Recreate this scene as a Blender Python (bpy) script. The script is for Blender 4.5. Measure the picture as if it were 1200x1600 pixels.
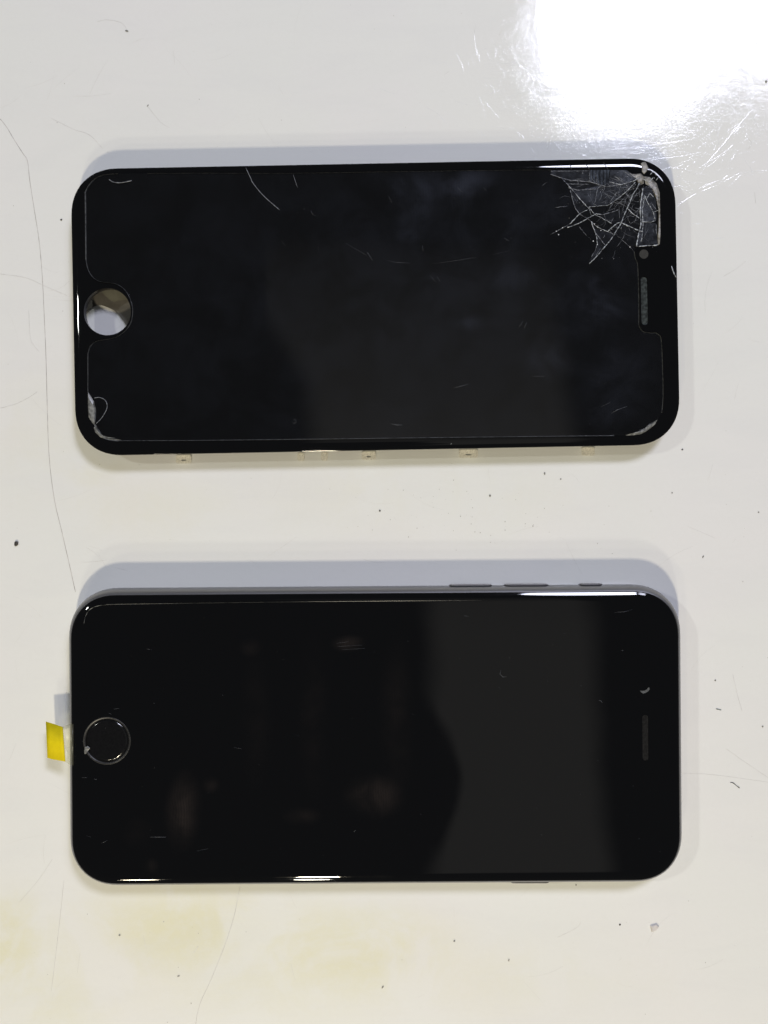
import bpy, bmesh, math, random
from mathutils import Vector, Matrix, noise
from mathutils.geometry import delaunay_2d_cdt

# ------------------------------------------------------------------ camera, world, lamps, exposure
for o in list(bpy.data.objects):
    bpy.data.objects.remove(o, do_unlink=True)
scene = bpy.context.scene
COL = scene.collection
MM = 0.001
D = 191.0                       # lens height above the worktop, mm
TAN = 0.62                      # half of the long side

cam_d = bpy.data.cameras.new('camera')
cam = bpy.data.objects.new('camera', cam_d)
COL.objects.link(cam)
cam.location = (0, 0, D * MM)
cam_d.sensor_fit = 'VERTICAL'
cam_d.angle = 2 * math.atan(TAN)
cam_d.clip_start = 0.005
cam_d.clip_end = 50
scene.camera = cam

world = bpy.data.worlds.new('World')
scene.world = world
world.use_nodes = True
bg = world.node_tree.nodes['Background']
bg.inputs['Color'].default_value = (0.95, 0.97, 1.0, 1)
bg.inputs['Strength'].default_value = 0.055

scene.view_settings.view_transform = 'Standard'
scene.view_settings.look = 'None'
scene.view_settings.exposure = 0.06
scene.view_settings.gamma = 1
scene.cycles.max_bounces = 10
scene.cycles.transparent_max_bounces = 24
scene.cycles.caustics_reflective = True
scene.cycles.sample_clamp_indirect = 4
scene.cycles.use_denoising = True


def lamp(name, pos, size, power, color, target=(0, 0, 0), shape='DISK', size_y=None):
    d = bpy.data.lights.new(name, 'AREA')
    d.shape = shape
    d.size = size * MM
    if size_y:
        d.size_y = size_y * MM
    d.energy = power
    d.color = color
    o = bpy.data.objects.new(name, d)
    COL.objects.link(o)
    o.location = Vector(pos) * MM
    o.rotation_euler = (Vector(target) - Vector(pos)).to_track_quat('-Z', 'Y').to_euler()
    return o


# cool double-headed bench lamp, mirrored in the lacquer at the top of the picture
COOL = (0.80, 0.82, 1.0)
def roll(o, deg):
    o.rotation_euler = (o.rotation_euler.to_matrix() @ Matrix.Rotation(math.radians(deg), 3, 'Z')).to_euler()


roll(lamp('cool_lamp', (312, 612, 850), 222, 5.6, COOL, shape='ELLIPSE', size_y=200), 145)
lamp('cool_lamp', (505, 612, 850), 132, 1.0, COOL)
# warm lamps on the near side
WARM = (1.0, 0.885, 0.66)
lamp('warm_lamp', (-60, -510, 470), 40, 2.3, WARM)
lamp('warm_lamp', (-170, -1750, 1000), 90, 4.6, (1.0, 0.95, 0.78))
lamp('warm_lamp', (-420, -1150, 800), 60, 1.5, WARM)
lamp('warm_lamp', (-980, 340, 1000), 64, 2.7, (0.98, 1.0, 0.93))


def ceiling_reflection_mask(o):
    """mirrored ceiling and unseen leaning figure shaped into the added lamp: soft, uneven outline on the lamp's own face"""
    d = o.data
    d.use_nodes = True
    t = d.node_tree
    em = t.nodes['Emission']
    g = t.nodes.new('ShaderNodeNewGeometry')

    def node(typ, ins, **kw):
        n = t.nodes.new('ShaderNode' + typ)
        for k, v in kw.items():
            setattr(n, k, v)
        for k, v in ins.items():
            if hasattr(v, 'is_output'):
                t.links.new(v, n.inputs[k])
            else:
                n.inputs[k].default_value = v
        return n.outputs[0]
    wob = t.nodes.new('ShaderNodeTexNoise')
    t.links.new(g.outputs['Position'], wob.inputs['Vector']); wob.inputs['Scale'].default_value = 3.0; wob.inputs['Detail'].default_value = 3
    off = node('VectorMath', {0: wob.outputs['Color'], 1: (.5, .5, .5)}, operation='SUBTRACT')
    off = node('VectorMath', {0: off, 3: 0.09}, operation='SCALE')
    pos = node('VectorMath', {0: g.outputs['Position'], 1: off}, operation='ADD')
    sp = t.nodes.new('ShaderNodeSeparateXYZ'); t.links.new(pos, sp.inputs[0])
    X, Y = sp.outputs[0], sp.outputs[1]

    def step(v, a, b):
        return node('MapRange', {0: v, 1: a, 2: b, 3: 0.0, 4: 1.0}, interpolation_type='SMOOTHSTEP')

    def mth(op, a, b):
        return node('Math', {0: a, 1: b}, operation=op)
    right = mth('ADD', X, mth('MULTIPLY', Y, 0.085))
    m = step(right, 0.425, 0.36)
    m = mth('MULTIPLY', m, step(Y, 0.565, 0.50))
    m = mth('MULTIPLY', m, step(Y, -0.80, -0.74))
    edge = mth('ADD', mth('MULTIPLY', step(Y, 0.02, -0.14), 0.245), mth('MULTIPLY', mth('MAXIMUM', mth('SUBTRACT', Y, 0.26), 0.0), -0.6))      # the unseen figure's outline, cut into the lamp, covers more on the near side
    m = mth('MULTIPLY', m, step(mth('SUBTRACT', X, edge), -0.18, -0.115))
    ex = mth('DIVIDE', mth('SUBTRACT', X, 0.05), 0.105)
    ey = mth('DIVIDE', mth('ADD', Y, 0.535), 0.185)
    el = mth('ADD', mth('MULTIPLY', ex, ex), mth('MULTIPLY', ey, ey))
    m = mth('MULTIPLY', m, step(el, 0.72, 1.2))
    m = mth('MULTIPLY', m, node('MapRange', {0: Y, 1: 0.5, 2: -0.25, 3: 0.12, 4: 1.0}))
    t.links.new(m, em.inputs['Strength'])


# dim lamp added to mirror as the ceiling's grey patch in the black glass
ceiling_reflection_mask(lamp('ceiling_reflection_lamp', (140, -130, 1500), 760, 0.70, (1.0, 0.96, 0.88), (140, -130, 0), 'RECTANGLE', 1420))


# ------------------------------------------------------------------ helpers
def kz(z):
    return (D - z) * TAN / 800.0


def at(px, py, z=0.0):
    """point of the photograph (1200x1600) on the level z (mm) -> place in mm"""
    k = kz(z)
    return Vector(((px - 600) * k, (800 - py) * k, z))


class Frame:
    """a thing's own frame: origin (mm) and turn about z"""
    def __init__(self, ox, oy, deg):
        self.o = Vector((ox, oy, 0)); self.a = math.radians(deg)
        self.inv = Matrix.Rotation(-self.a, 3, 'Z')

    def loc(self, px, py, z):
        return self.inv @ (at(px, py, z) - self.o)


def mesh_obj(name, bm, mat, parent=None, smooth=False):
    bmesh.ops.scale(bm, vec=(MM, MM, MM), verts=bm.verts)
    me = bpy.data.meshes.new(name)
    bm.to_mesh(me); bm.free()
    me.materials.append(mat)
    if smooth:
        for p in me.polygons:
            p.use_smooth = True
    o = bpy.data.objects.new(name, me)
    COL.objects.link(o)
    if parent:
        o.parent = parent
    return o


def empty(name, pos, deg, label, cat, group=None):
    o = bpy.data.objects.new(name, None)
    COL.objects.link(o)
    o.empty_display_size = 0.005
    o.location = Vector(pos) * MM
    o.rotation_euler = (0, 0, math.radians(deg))
    tag(o, label, cat, group)
    return o


def tag(o, label, cat, group=None):
    o['label'] = label; o['category'] = cat
    if group:
        o['group'] = group


def rrect(w, h, r, n=14, e=2.2, cx=0, cy=0):
    pts = []
    hw, hh = w / 2, h / 2
    r = max(r, 0.01)
    for q, (sx, sy) in enumerate(((1, 1), (-1, 1), (-1, -1), (1, -1))):
        for i in range(n + 1):
            t = (i / n) * math.pi / 2
            if q % 2:
                t = math.pi / 2 - t
            c, s = max(math.cos(t), 0) ** (2 / e), max(math.sin(t), 0) ** (2 / e)
            pts.append((cx + sx * (hw - r + r * c), cy + sy * (hh - r + r * s)))
    return pts


def circle(cx, cy, r, n=48):
    return [(cx + r * math.cos(2 * math.pi * i / n), cy + r * math.sin(2 * math.pi * i / n)) for i in range(n)]


def ring(bm, pts, z):
    return [bm.verts.new((p[0], p[1], z)) for p in pts]


def bridge(bm, a, b, smooth=True):
    n = len(a)
    for i in range(n):
        j = (i + 1) % n
        try:
            f = bm.faces.new((a[i], a[j], b[j], b[i])); f.smooth = smooth
        except ValueError:
            pass


def inside(p, poly):
    r = False
    n = len(poly)
    for i in range(n):
        a, b = poly[i], poly[i - 1]
        if (a[1] > p[1]) != (b[1] > p[1]) and p[0] < (b[0] - a[0]) * (p[1] - a[1]) / (b[1] - a[1]) + a[0]:
            r = not r
    return r


def cap(bm, loops, z, up=True):
    """flat face with holes at level z: first loop is the outline"""
    vs, es = [], []
    for pts in loops:
        k = len(vs); n = len(pts)
        vs += [Vector((p[0], p[1])) for p in pts]
        es += [(k + i, k + (i + 1) % n) for i in range(n)]
    V, E, F, *_ = delaunay_2d_cdt(vs, es, [], 0, 1e-5)
    bv = [bm.verts.new((v.x, v.y, z)) for v in V]
    for f in F:
        c = (sum(V[i].x for i in f) / len(f), sum(V[i].y for i in f) / len(f))
        if inside(c, loops[0]) and not any(inside(c, h) for h in loops[1:]):
            nf = bm.faces.new([bv[i] for i in f])
            nf.normal_update()
            if (nf.normal.z > 0) != up:
                nf.normal_flip()
            nf.smooth = False
    for v in [v for v in bv if not v.link_faces]:
        bm.verts.remove(v)


def slab(bm, pts, z0, z1, holes=(), ch=0.0):
    """straight-walled plate with holes; ch = small chamfer made by insetting towards the centre"""
    cap(bm, [pts] + list(holes), z0, False)
    cap(bm, [pts] + list(holes), z1, True)
    bridge(bm, ring(bm, pts, z0), ring(bm, pts, z1), False)
    for h in holes:
        bridge(bm, ring(bm, h, z1), ring(bm, h, z0), False)


def box(bm, c, s):
    x, y, z = c; a, b, d = s[0] / 2, s[1] / 2, s[2] / 2
    v = [bm.verts.new((x + i * a, y + j * b, z + k * d)) for k in (-1, 1) for (i, j) in ((-1, -1), (1, -1), (1, 1), (-1, 1))]
    for f in ((3, 2, 1, 0), (4, 5, 6, 7), (0, 1, 5, 4), (1, 2, 6, 5), (2, 3, 7, 6), (3, 0, 4, 7)):
        bm.faces.new([v[i] for i in f])


def thread(bm, pts, r0, r1=None, sides=5, seed=0, jit=0.0, flat=1.0):
    """thin strand along points, tapered at both ends"""
    rnd = random.Random(seed)
    r1 = r1 if r1 is not None else r0
    n = len(pts)
    prev = None
    for i, p in enumerate(pts):
        p = Vector(p)
        t = (Vector(pts[min(i + 1, n - 1)]) - Vector(pts[max(i - 1, 0)])).normalized()
        side = t.cross(Vector((0, 0, 1)))
        side = side.normalized() if side.length > 1e-6 else Vector((1, 0, 0))
        upv = side.cross(t).normalized()
        rr = r0 + (r1 - r0) * i / max(n - 1, 1)
        rr *= 1 + rnd.uniform(-jit, jit)
        if i in (0, n - 1):
            rr *= 0.35
        cur = [bm.verts.new(p + (side * math.cos(2 * math.pi * k / sides) + upv * flat * math.sin(2 * math.pi * k / sides)) * rr) for k in range(sides)]
        if prev:
            for k in range(sides):
                f = bm.faces.new((prev[k], prev[(k + 1) % sides], cur[(k + 1) % sides], cur[k])); f.smooth = True
        else:
            bm.faces.new(cur[::-1])
        prev = cur
    bm.faces.new(prev)


def wiggle(pts, step, amp, seed):
    """resample a polyline and make it slightly irregular (pixels)"""
    rnd = random.Random(seed)
    out = []
    for a, b in zip(pts[:-1], pts[1:]):
        L = math.hypot(b[0] - a[0], b[1] - a[1]); m = max(1, int(L / step))
        for i in range(m):
            t = i / m
            j = amp if (i > 0) else 0
            out.append((a[0] + (b[0] - a[0]) * t + rnd.uniform(-j, j), a[1] + (b[1] - a[1]) * t + rnd.uniform(-j, j)))
    out.append(pts[-1])
    return out


def smooth_line(pts, per=8):
    """Catmull-Rom through the points"""
    P = [Vector(p) for p in pts]
    out = []
    for i in range(len(P) - 1):
        p0, p1, p2, p3 = P[max(i - 1, 0)], P[i], P[i + 1], P[min(i + 2, len(P) - 1)]
        for s in range(per):
            t = s / per
            out.append(0.5 * ((2 * p1) + (p2 - p0) * t + (2 * p0 - 5 * p1 + 4 * p2 - p3) * t * t + (3 * p1 - p0 - 3 * p2 + p3) * t ** 3))
    out.append(P[-1])
    return out


# ------------------------------------------------------------------ materials
class NT:
    def __init__(self, name):
        self.m = bpy.data.materials.new(name); self.m.use_nodes = True
        self.t = self.m.node_tree; self.t.nodes.clear()
        self.out = self.t.nodes.new('ShaderNodeOutputMaterial')

    def n(self, typ, ins=None, **props):
        nd = self.t.nodes.new('ShaderNode' + typ)
        for k, v in props.items():
            setattr(nd, k, v)
        for k, v in (ins or {}).items():
            if hasattr(v, 'is_output'):
                self.t.links.new(v, nd.inputs[k])
            else:
                nd.inputs[k].default_value = v
        return nd

    def math(self, op, a, b=0.0, clamp=False):
        return self.n('Math', {0: a, 1: b}, operation=op, use_clamp=clamp).outputs[0]

    def mixc(self, fac, a, b):
        nd = self.n('Mix', {0: fac, 6: a, 7: b}, data_type='RGBA')
        return nd.outputs[2]

    def coord_mm(self):
        tc = self.n('TexCoord')
        return self.n('VectorMath', {0: tc.outputs['Object'], 3: 1000.0}, operation='SCALE').outputs[0]

    def noise(self, vec, scale, detail=4, rough=0.55, dist=0.0):
        return self.n('TexNoise', {'Vector': vec, 'Scale': scale, 'Detail': detail, 'Roughness': rough, 'Distortion': dist}).outputs[0]

    def ramp(self, v, lo, hi, a=0.0, b=1.0):
        return self.n('MapRange', {0: v, 1: lo, 2: hi, 3: a, 4: b}, interpolation_type='SMOOTHSTEP').outputs[0]

    def blob(self, vec, cx, cy, rx, ry, rot=0.0, inner=0.0):
        mp = self.n('Mapping', {'Vector': vec, 'Location': (cx, cy, 0), 'Rotation': (0, 0, math.radians(rot)), 'Scale': (rx, ry, 1e6)}, vector_type='TEXTURE')
        L = self.n('VectorMath', {0: mp.outputs[0]}, operation='LENGTH').outputs['Value']
        return self.ramp(L, 1.0, inner)

    def surface(self, sock):
        self.t.links.new(sock, self.out.inputs['Surface'])
        return self.m


def plain(name, color, rough=0.5, metal=0.0, spec=0.5, var=0.15, scale=3.0, bump=0.0, coat=0.0):
    t = NT(name)
    v = t.coord_mm()
    nz = t.noise(v, scale, 5)
    f = t.ramp(nz, 0.3, 0.7, 1 - var, 1 + var)
    c = t.n('VectorMath', {0: color[:3], 3: f}, operation='SCALE').outputs[0]
    ins = {'Base Color': c, 'Metallic': metal, 'Specular IOR Level': spec, 'Coat Weight': coat,
           'Roughness': t.ramp(nz, 0.2, 0.8, max(rough - 0.06, 0.01), rough + 0.06)}
    p = t.n('BsdfPrincipled', ins)
    if bump:
        b = t.n('Bump', {'Height': nz, 'Strength': bump, 'Distance': 0.0001})
        t.t.links.new(b.outputs[0], p.inputs['Normal'])
    return t.surface(p.outputs[0])


def worktop_material():
    t = NT('white_lacquer')
    v = t.coord_mm()
    # stains: yellowed patches with ragged edges
    big = t.noise(v, 0.045, 6, 0.6, 0.6)
    ragged = t.ramp(big, 0.40, 0.56)
    stains = None
    for (px, py, rx, ry, amp) in ((0, 1480, 110, 150, 1.0), (60, 1560, 200, 110, 0.5), (290, 1455, 280, 120, 1.0), (290, 1420, 110, 70, 0.4), (160, 1480, 320, 140, 0.35),
                                  (540, 1490, 280, 120, 0.9), (430, 1500, 460, 150, 0.5), (760, 1530, 260, 100, 0.3), (150, 740, 90, 45, 0.35), (640, 770, 420, 110, 0.22), (60, 690, 140, 170, 0.2),
                                  (880, 1520, 320, 110, 0.15), (230, 790, 230, 90, 0.25)):
        p = at(px, py)
        b = t.math('MULTIPLY', t.blob(v, p.x, p.y, rx * 0.148, ry * 0.148), amp)
        stains = b if stains is None else t.math('MAXIMUM', stains, b)
    stains = t.math('MULTIPLY', stains, t.math('ADD', t.math('MULTIPLY', t.math('MULTIPLY', ragged, t.ramp(t.noise(v, 0.35, 6, 0.7), 0.3, 0.6, 0.6, 1.0)), 0.7), 0.3))
    fine = t.noise(v, 0.9, 8, 0.7)
    grey = t.ramp(t.noise(v, 0.02, 3), 0.35, 0.7, 0.0, 1.0)
    base = t.mixc(grey, (0.778, 0.79, 0.76, 1), (0.785, 0.785, 0.768, 1))
    base = t.mixc(t.math('MULTIPLY', stains, 0.8), base, (0.72, 0.70, 0.47, 1))
    # specks of grime
    sp = t.noise(v, 1.6, 2, 0.5)
    spots = t.math('MULTIPLY', t.ramp(sp, 0.70, 0.80), t.ramp(t.noise(v, 0.06, 2), 0.45, 0.65))
    base = t.mixc(t.math('MULTIPLY', spots, 0.22), base, (0.42, 0.42, 0.36, 1))
    base = t.mixc(t.ramp(fine, 0.3, 0.75, 0.0, 0.05), base, (0.6, 0.58, 0.5, 1))
    smear = t.noise(t.n('Mapping', {'Vector': v, 'Rotation': (0, 0, 0.5), 'Scale': (0.03, 0.11, 1)}).outputs[0], 1.0, 6, 0.6, 0.8)
    base = t.mixc(t.ramp(smear, 0.42, 0.72, 0.0, 0.16), base, (0.68, 0.69, 0.69, 1))
    base = t.mixc(t.ramp(t.noise(v, 0.5, 8, 0.75), 0.55, 0.78, 0.0, 0.10), base, (0.6, 0.6, 0.55, 1))
    # lacquer worn unevenly
    wear = t.noise(v, 0.25, 7, 0.65)
    swirl = t.n('Mapping', {'Vector': v, 'Rotation': (0, 0, 0.45), 'Scale': (0.12, 1.4, 1)}).outputs[0]
    scr = t.noise(swirl, 1.0, 8, 0.75, 0.3)
    swirl2 = t.n('Mapping', {'Vector': v, 'Rotation': (0, 0, -0.9), 'Scale': (0.10, 1.2, 1)}).outputs[0]
    scr2 = t.noise(swirl2, 1.0, 8, 0.75, 0.3)
    h = t.math('ADD', t.math('ADD', t.math('ADD', scr, scr2), t.math('MULTIPLY', fine, 0.6)), t.math('MULTIPLY', t.noise(v, 0.16, 5, 0.62, 0.5), 7.0))
    bump = t.n('Bump', {'Height': h, 'Strength': 0.045, 'Distance': 0.00025}).outputs[0]
    rough = t.math('ADD', t.ramp(wear, 0.3, 0.7, 0.015, 0.05), t.math('MULTIPLY', t.ramp(scr, 0.5, 0.8), 0.05))
    p = t.n('BsdfPrincipled', {'Base Color': base, 'Roughness': 0.42, 'Specular IOR Level': 0.05, 'Coat Weight': 0.8,
                               'Coat Roughness': rough, 'Normal': bump, 'Coat Normal': bump})
    return t.surface(p.outputs[0])


def smudge_reflection_field(t, v, blobs, k, ox, oy, ridges=True):
    acc = None
    for (px, py, rx, ry, rot, amp) in blobs:
        b = t.math('MULTIPLY', t.blob(v, (px - ox) * k, (oy - py) * k, rx * k, ry * k, rot), amp)
        acc = b if acc is None else t.math('ADD', acc, b)
    cloud = t.ramp(t.noise(v, 0.11, 6, 0.6, 0.4), 0.32, 0.72)
    acc = t.math('MULTIPLY', acc, t.math('ADD', t.math('MULTIPLY', cloud, 0.85), 0.15))
    if ridges:
        w = t.n('TexWave', {'Vector': v, 'Scale': 0.55, 'Distortion': 9.0, 'Detail': 2.0, 'Detail Scale': 0.25})
        acc = t.math('MULTIPLY', acc, t.math('ADD', t.math('MULTIPLY', w.outputs['Fac'], 0.35), 0.75))
    return acc


def sheet_glass():
    """clear tempered protector with greasy finger marks"""
    t = NT('clear_tempered_glass')
    v = t.coord_mm()
    sm = smudge_reflection_field(t, v, [(700, 300, 130, 40, 0, .006), (930, 500, 90, 70, 0, .005), (735, 292, 60, 30, 15, .020), (660, 330, 70, 60, 0, .009), (640, 290, 90, 30, 0, .006), (935, 492, 48, 42, 30, .020),
                             (850, 575, 55, 45, 0, .011), (735, 508, 30, 16, 10, .012), (960, 590, 80, 80, 0, .008), (928, 450, 14, 22, 0, .012),
                             (800, 440, 60, 30, 0, .008), (640, 372, 30, 16, 0, .007), (880, 320, 70, 60, 0, .008), (955, 655, 60, 30, 10, .006),
                             (760, 360, 120, 60, 0, .006), (675, 436, 18, 10, 0, .011), (900, 400, 160, 200, 0, .003), (740, 470, 400, 160, 0, .0012), (600, 480, 900, 700, 0, .0045)],
                      0.1439, 586.5, 479.5)
    fr = t.n('Fresnel', {'IOR': 1.5})
    micro = t.noise(v, 2.0, 6, 0.7)
    gl = t.n('BsdfGlossy', {'Color': (1, 1, 1, 1), 'Roughness': t.ramp(micro, 0.3, 0.8, 0.02, 0.07)})
    tr = t.n('BsdfTransparent')
    m = t.n('MixShader', {0: fr.outputs[0], 1: tr.outputs[0], 2: gl.outputs[0]})
    df = t.n('BsdfDiffuse', {'Color': (0.60, 0.69, 1.0, 1)})
    m2 = t.n('MixShader', {0: t.math('MULTIPLY', sm, 1.2), 1: m.outputs[0], 2: df.outputs[0]})
    return t.surface(m2.outputs[0])


def shard_glass(name, haze, color, streak=0.0):
    """loose splinter: clear, with a pale haze mixed in"""
    t = NT(name)
    v = t.coord_mm()
    fr = t.n('Fresnel', {'IOR': 1.5})
    gl = t.n('BsdfGlossy', {'Color': (1, 1, 1, 1), 'Roughness': 0.06})
    tr = t.n('BsdfTransparent')
    m = t.n('MixShader', {0: fr.outputs[0], 1: tr.outputs[0], 2: gl.outputs[0]})
    nz = t.math('MULTIPLY', t.ramp(t.noise(v, 1.3, 7, 0.72, 0.5), 0.3, 0.75, 0.3, 1.6), t.ramp(t.noise(v, 0.22, 3, 0.6), 0.3, 0.7, 0.35, 1.45))
    if streak:
        w = t.n('TexWave', {'Vector': v, 'Scale': 0.42, 'Distortion': 5.0, 'Detail': 4.0}, bands_direction='X')
        nz = t.math('MULTIPLY', nz, t.ramp(w.outputs['Fac'], 0.2, 0.8, 0.45, 1.5))
    df = t.n('BsdfDiffuse', {'Color': (*color, 1)})
    m2 = t.n('MixShader', {0: t.math('MULTIPLY', nz, haze), 1: m.outputs[0], 2: df.outputs[0]})
    return t.surface(m2.outputs[0])


def black_glass(name, blobs, k, ox, oy, tint):
    t = NT(name)
    v = t.coord_mm()
    sm = smudge_reflection_field(t, v, blobs, k, ox, oy)
    specks = t.math('MULTIPLY', t.ramp(t.noise(v, 2.2, 2, 0.5), 0.76, 0.84), 0.02)
    base = t.mixc(t.math('ADD', sm, specks), (0.0026, 0.0028, 0.0034, 1), tint)
    rough = t.ramp(t.noise(v, 0.3, 6, 0.6), 0.3, 0.75, 0.015, 0.05)
    p = t.n('BsdfPrincipled', {'Base Color': base, 'Roughness': rough, 'IOR': 1.5})
    return t.surface(p.outputs[0])


M = {}
M['worktop'] = worktop_material()
M['clear'] = sheet_glass()
M['panel_glass'] = black_glass('black_panel_glass', [(700, 470, 300, 150, 0, .004)], 0.1441, 586.5, 479.5, (0.5, 0.55, 0.6, 1))
M['phone_glass'] = black_glass('black_phone_glass',  # brownish finger reflections painted in among the smudges
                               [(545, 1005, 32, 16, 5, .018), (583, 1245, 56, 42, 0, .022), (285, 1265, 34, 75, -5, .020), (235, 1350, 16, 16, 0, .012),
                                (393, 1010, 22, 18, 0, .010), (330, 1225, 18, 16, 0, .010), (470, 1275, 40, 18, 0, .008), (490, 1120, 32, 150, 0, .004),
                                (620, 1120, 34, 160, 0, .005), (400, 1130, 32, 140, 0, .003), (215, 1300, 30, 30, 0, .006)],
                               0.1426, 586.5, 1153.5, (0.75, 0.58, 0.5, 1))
M['rim'] = plain('ground_glass_edge', (0.16, 0.165, 0.16), 0.35, var=0.5, scale=1.5)
M['crack'] = plain('frosted_crack', (0.36, 0.385, 0.41), 0.3, var=0.75, scale=2.0)
M['crack_dim'] = plain('faint_crack', (0.17, 0.18, 0.20), 0.35, var=0.45, scale=2.0)
M['crush'] = plain('crushed_glass', (0.20, 0.19, 0.165), 0.4, var=0.6, scale=1.2, bump=0.8)
M['white_chip_and_glint'] = plain('white_dust_and_glints', (0.7, 0.71, 0.72), 0.3, var=0.3)
M['bezel'] = plain('black_plastic', (0.018, 0.016, 0.015), 0.35, var=0.3)
M['steel'] = plain('brushed_steel', (0.45, 0.45, 0.44), 0.4, metal=1.0)
M['cream'] = plain('translucent_cream_plastic', (0.72, 0.70, 0.62), 0.3)
M['alu'] = plain('space_grey_aluminium', (0.33, 0.33, 0.34), 0.46, metal=1.0, var=0.04, scale=8)
M['alu_dark'] = plain('dark_grey_aluminium', (0.46, 0.45, 0.47), 0.42, metal=1.0, var=0.1)
M['gap'] = plain('dark_seam', (0.03, 0.03, 0.032), 0.6)
M['mesh_grey'] = plain('dusty_speaker_mesh', (0.03, 0.036, 0.036), 0.8, spec=0.15, var=0.7, scale=1.5, bump=0.6)
M['mesh_dark'] = plain('dark_speaker_mesh', (0.011, 0.011, 0.011), 0.8, spec=0.1, var=0.5, scale=2.0)
M['lens'] = plain('grey_lens_foam', (0.042, 0.042, 0.039), 0.8, spec=0.1, var=0.2)
M['crescent'] = plain('pale_lens_edge', (0.075, 0.08, 0.083), 0.5, var=0.2)
M['ringm'] = plain('black_ring', (0.04, 0.04, 0.04), 0.4, metal=0.5, var=0.3)
M['button'] = plain('black_button', (0.005, 0.005, 0.0055), 0.12, var=0.2)
M['yellow'] = plain('yellow_plastic_tab', (0.72, 0.585, 0.006), 0.65, spec=0.15, var=0.05, scale=0.5)
M['scratch'] = plain('open_scratch', (0.77, 0.78, 0.77), 0.12, var=0.05, spec=1.0)
M['hair'] = plain('grey_hairline', (0.52, 0.50, 0.47), 0.5, var=0.25, scale=0.4)
M['hair_pale'] = plain('pale_hairline', (0.66, 0.65, 0.62), 0.5, var=0.12, scale=0.3)
M['soot'] = plain('dark_crumb', (0.045, 0.04, 0.035), 0.7, var=0.6, scale=2)
M['grit'] = plain('grey_grit', (0.24, 0.24, 0.21), 0.7, var=0.5, scale=2)
M['pale_grit'] = plain('pale_grit', (0.42, 0.41, 0.37), 0.7, var=0.4, scale=2)
M['green'] = plain('green_fibre', (0.07, 0.11, 0.09), 0.6, var=0.3)
M['chipglass'] = plain('cloudy_chip', (0.66, 0.63, 0.60), 0.2, var=0.12, scale=1.0)


def film_material():
    t = NT('clear_film')
    tr = t.n('BsdfTransparent', {'Color': (0.95, 0.95, 0.9, 1)})
    gl = t.n('BsdfGlossy', {'Roughness': 0.3})
    m = t.n('MixShader', {0: 0.03, 1: tr.outputs[0], 2: gl.outputs[0]})
    df = t.n('BsdfDiffuse', {'Color': (0.85, 0.83, 0.6, 1)})
    m2 = t.n('MixShader', {0: 0.035, 1: m.outputs[0], 2: df.outputs[0]})
    return t.surface(m2.outputs[0])


M['film'] = film_material()
M['hole_shade'] = plain('brown_shade_sheet', (0.135, 0.125, 0.108), 0.6, var=0.1, scale=0.6)
M['olive'] = plain('olive_light_patch', (0.165, 0.16, 0.125), 0.6, var=0.1, scale=0.6)

# ------------------------------------------------------------------ worktop
bm = bmesh.new()
slab(bm, rrect(1700, 1500, 30, 6, 2.0), -28, 0)
worktop = mesh_obj('worktop', bm, M['worktop'])
worktop['kind'] = 'structure'
worktop['label'] = 'glossy white lacquered worktop, scratched and stained'


def lines_obj(name, lines, mat, parent=None, z=0.0, fr=None, jit=0.2, flat=0.6, stuff=False):
    if not stuff and len(lines) > 1:
        for l in lines:
            lines_obj(name, [l], mat, parent, z, fr, jit, flat)
        return None
    b = bmesh.new()
    for i, (pts, r) in enumerate(lines):
        P = [(fr.loc(x, y, z) if fr else at(x, y, z)) for x, y in pts]
        thread(b, P, r, seed=i, jit=jit, flat=flat)
    o = mesh_obj(name, b, mat, parent)
    if stuff:
        o['kind'] = 'stuff'
    return o


def sl(pts, per=6):
    return [(p[0], p[1]) for p in smooth_line([(x, y, 0) for x, y in pts], per)]


# long hairline across the left of the worktop and fainter ones
lines_obj('hairline_crack', [(sl([(-6, 180), (8, 195), (22, 218), (36, 240), (43, 252), (47, 285), (54, 330), (61, 375), (66, 430), (69, 490), (72, 560), (74, 640), (77, 715), (85, 780), (97, 832), (108, 880), (118, 925)]), 0.075)], M['hair'], worktop, 0.0, flat=0.12)
faint = [(sl([(375, 1385), (366, 1430), (352, 1475), (330, 1530), (312, 1570), (305, 1606)]), 0.07),
         (sl([(0, 638), (25, 631), (48, 619), (58, 612)]), 0.07), (sl([(0, 428), (40, 434), (70, 447), (105, 462)]), 0.07),
         (sl([(80, 185), (115, 202), (140, 211), (160, 232)]), 0.06), (sl([(152, 34), (168, 31), (190, 36), (199, 48)]), 0.06),
         (sl([(230, 165), (250, 190), (265, 200)]), 0.05), (sl([(82, 1342), (60, 1375), (30, 1410)]), 0.05), (sl([(100, 1375), (92, 1450), (80, 1550)]), 0.06),
         (sl([(45, 485), (48, 530), (62, 550)]), 0.06), (sl([(1060, 1208), (1110, 1210), (1200, 1222)]), 0.05), (sl([(1135, 1170), (1160, 1188), (1200, 1215)]), 0.05),
         (sl([(1145, 1053), (1152, 1085), (1160, 1112)]), 0.05), (sl([(310, 1478), (302, 1490)]), 0.06), (sl([(870, 1465), (900, 1450), (908, 1440)]), 0.05),
         (sl([(1130, 432), (1150, 420), (1165, 408)]), 0.05), (sl([(1168, 216), (1174, 222), (1171, 231), (1166, 233)]), 0.06), (sl([(1179, 300), (1181, 318)]), 0.06)]
lines_obj('faint_hairline', [(p_, r_ * .85) for p_, r_ in faint], M['hair_pale'], worktop, 0.0, flat=0.12, stuff=True)

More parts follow.
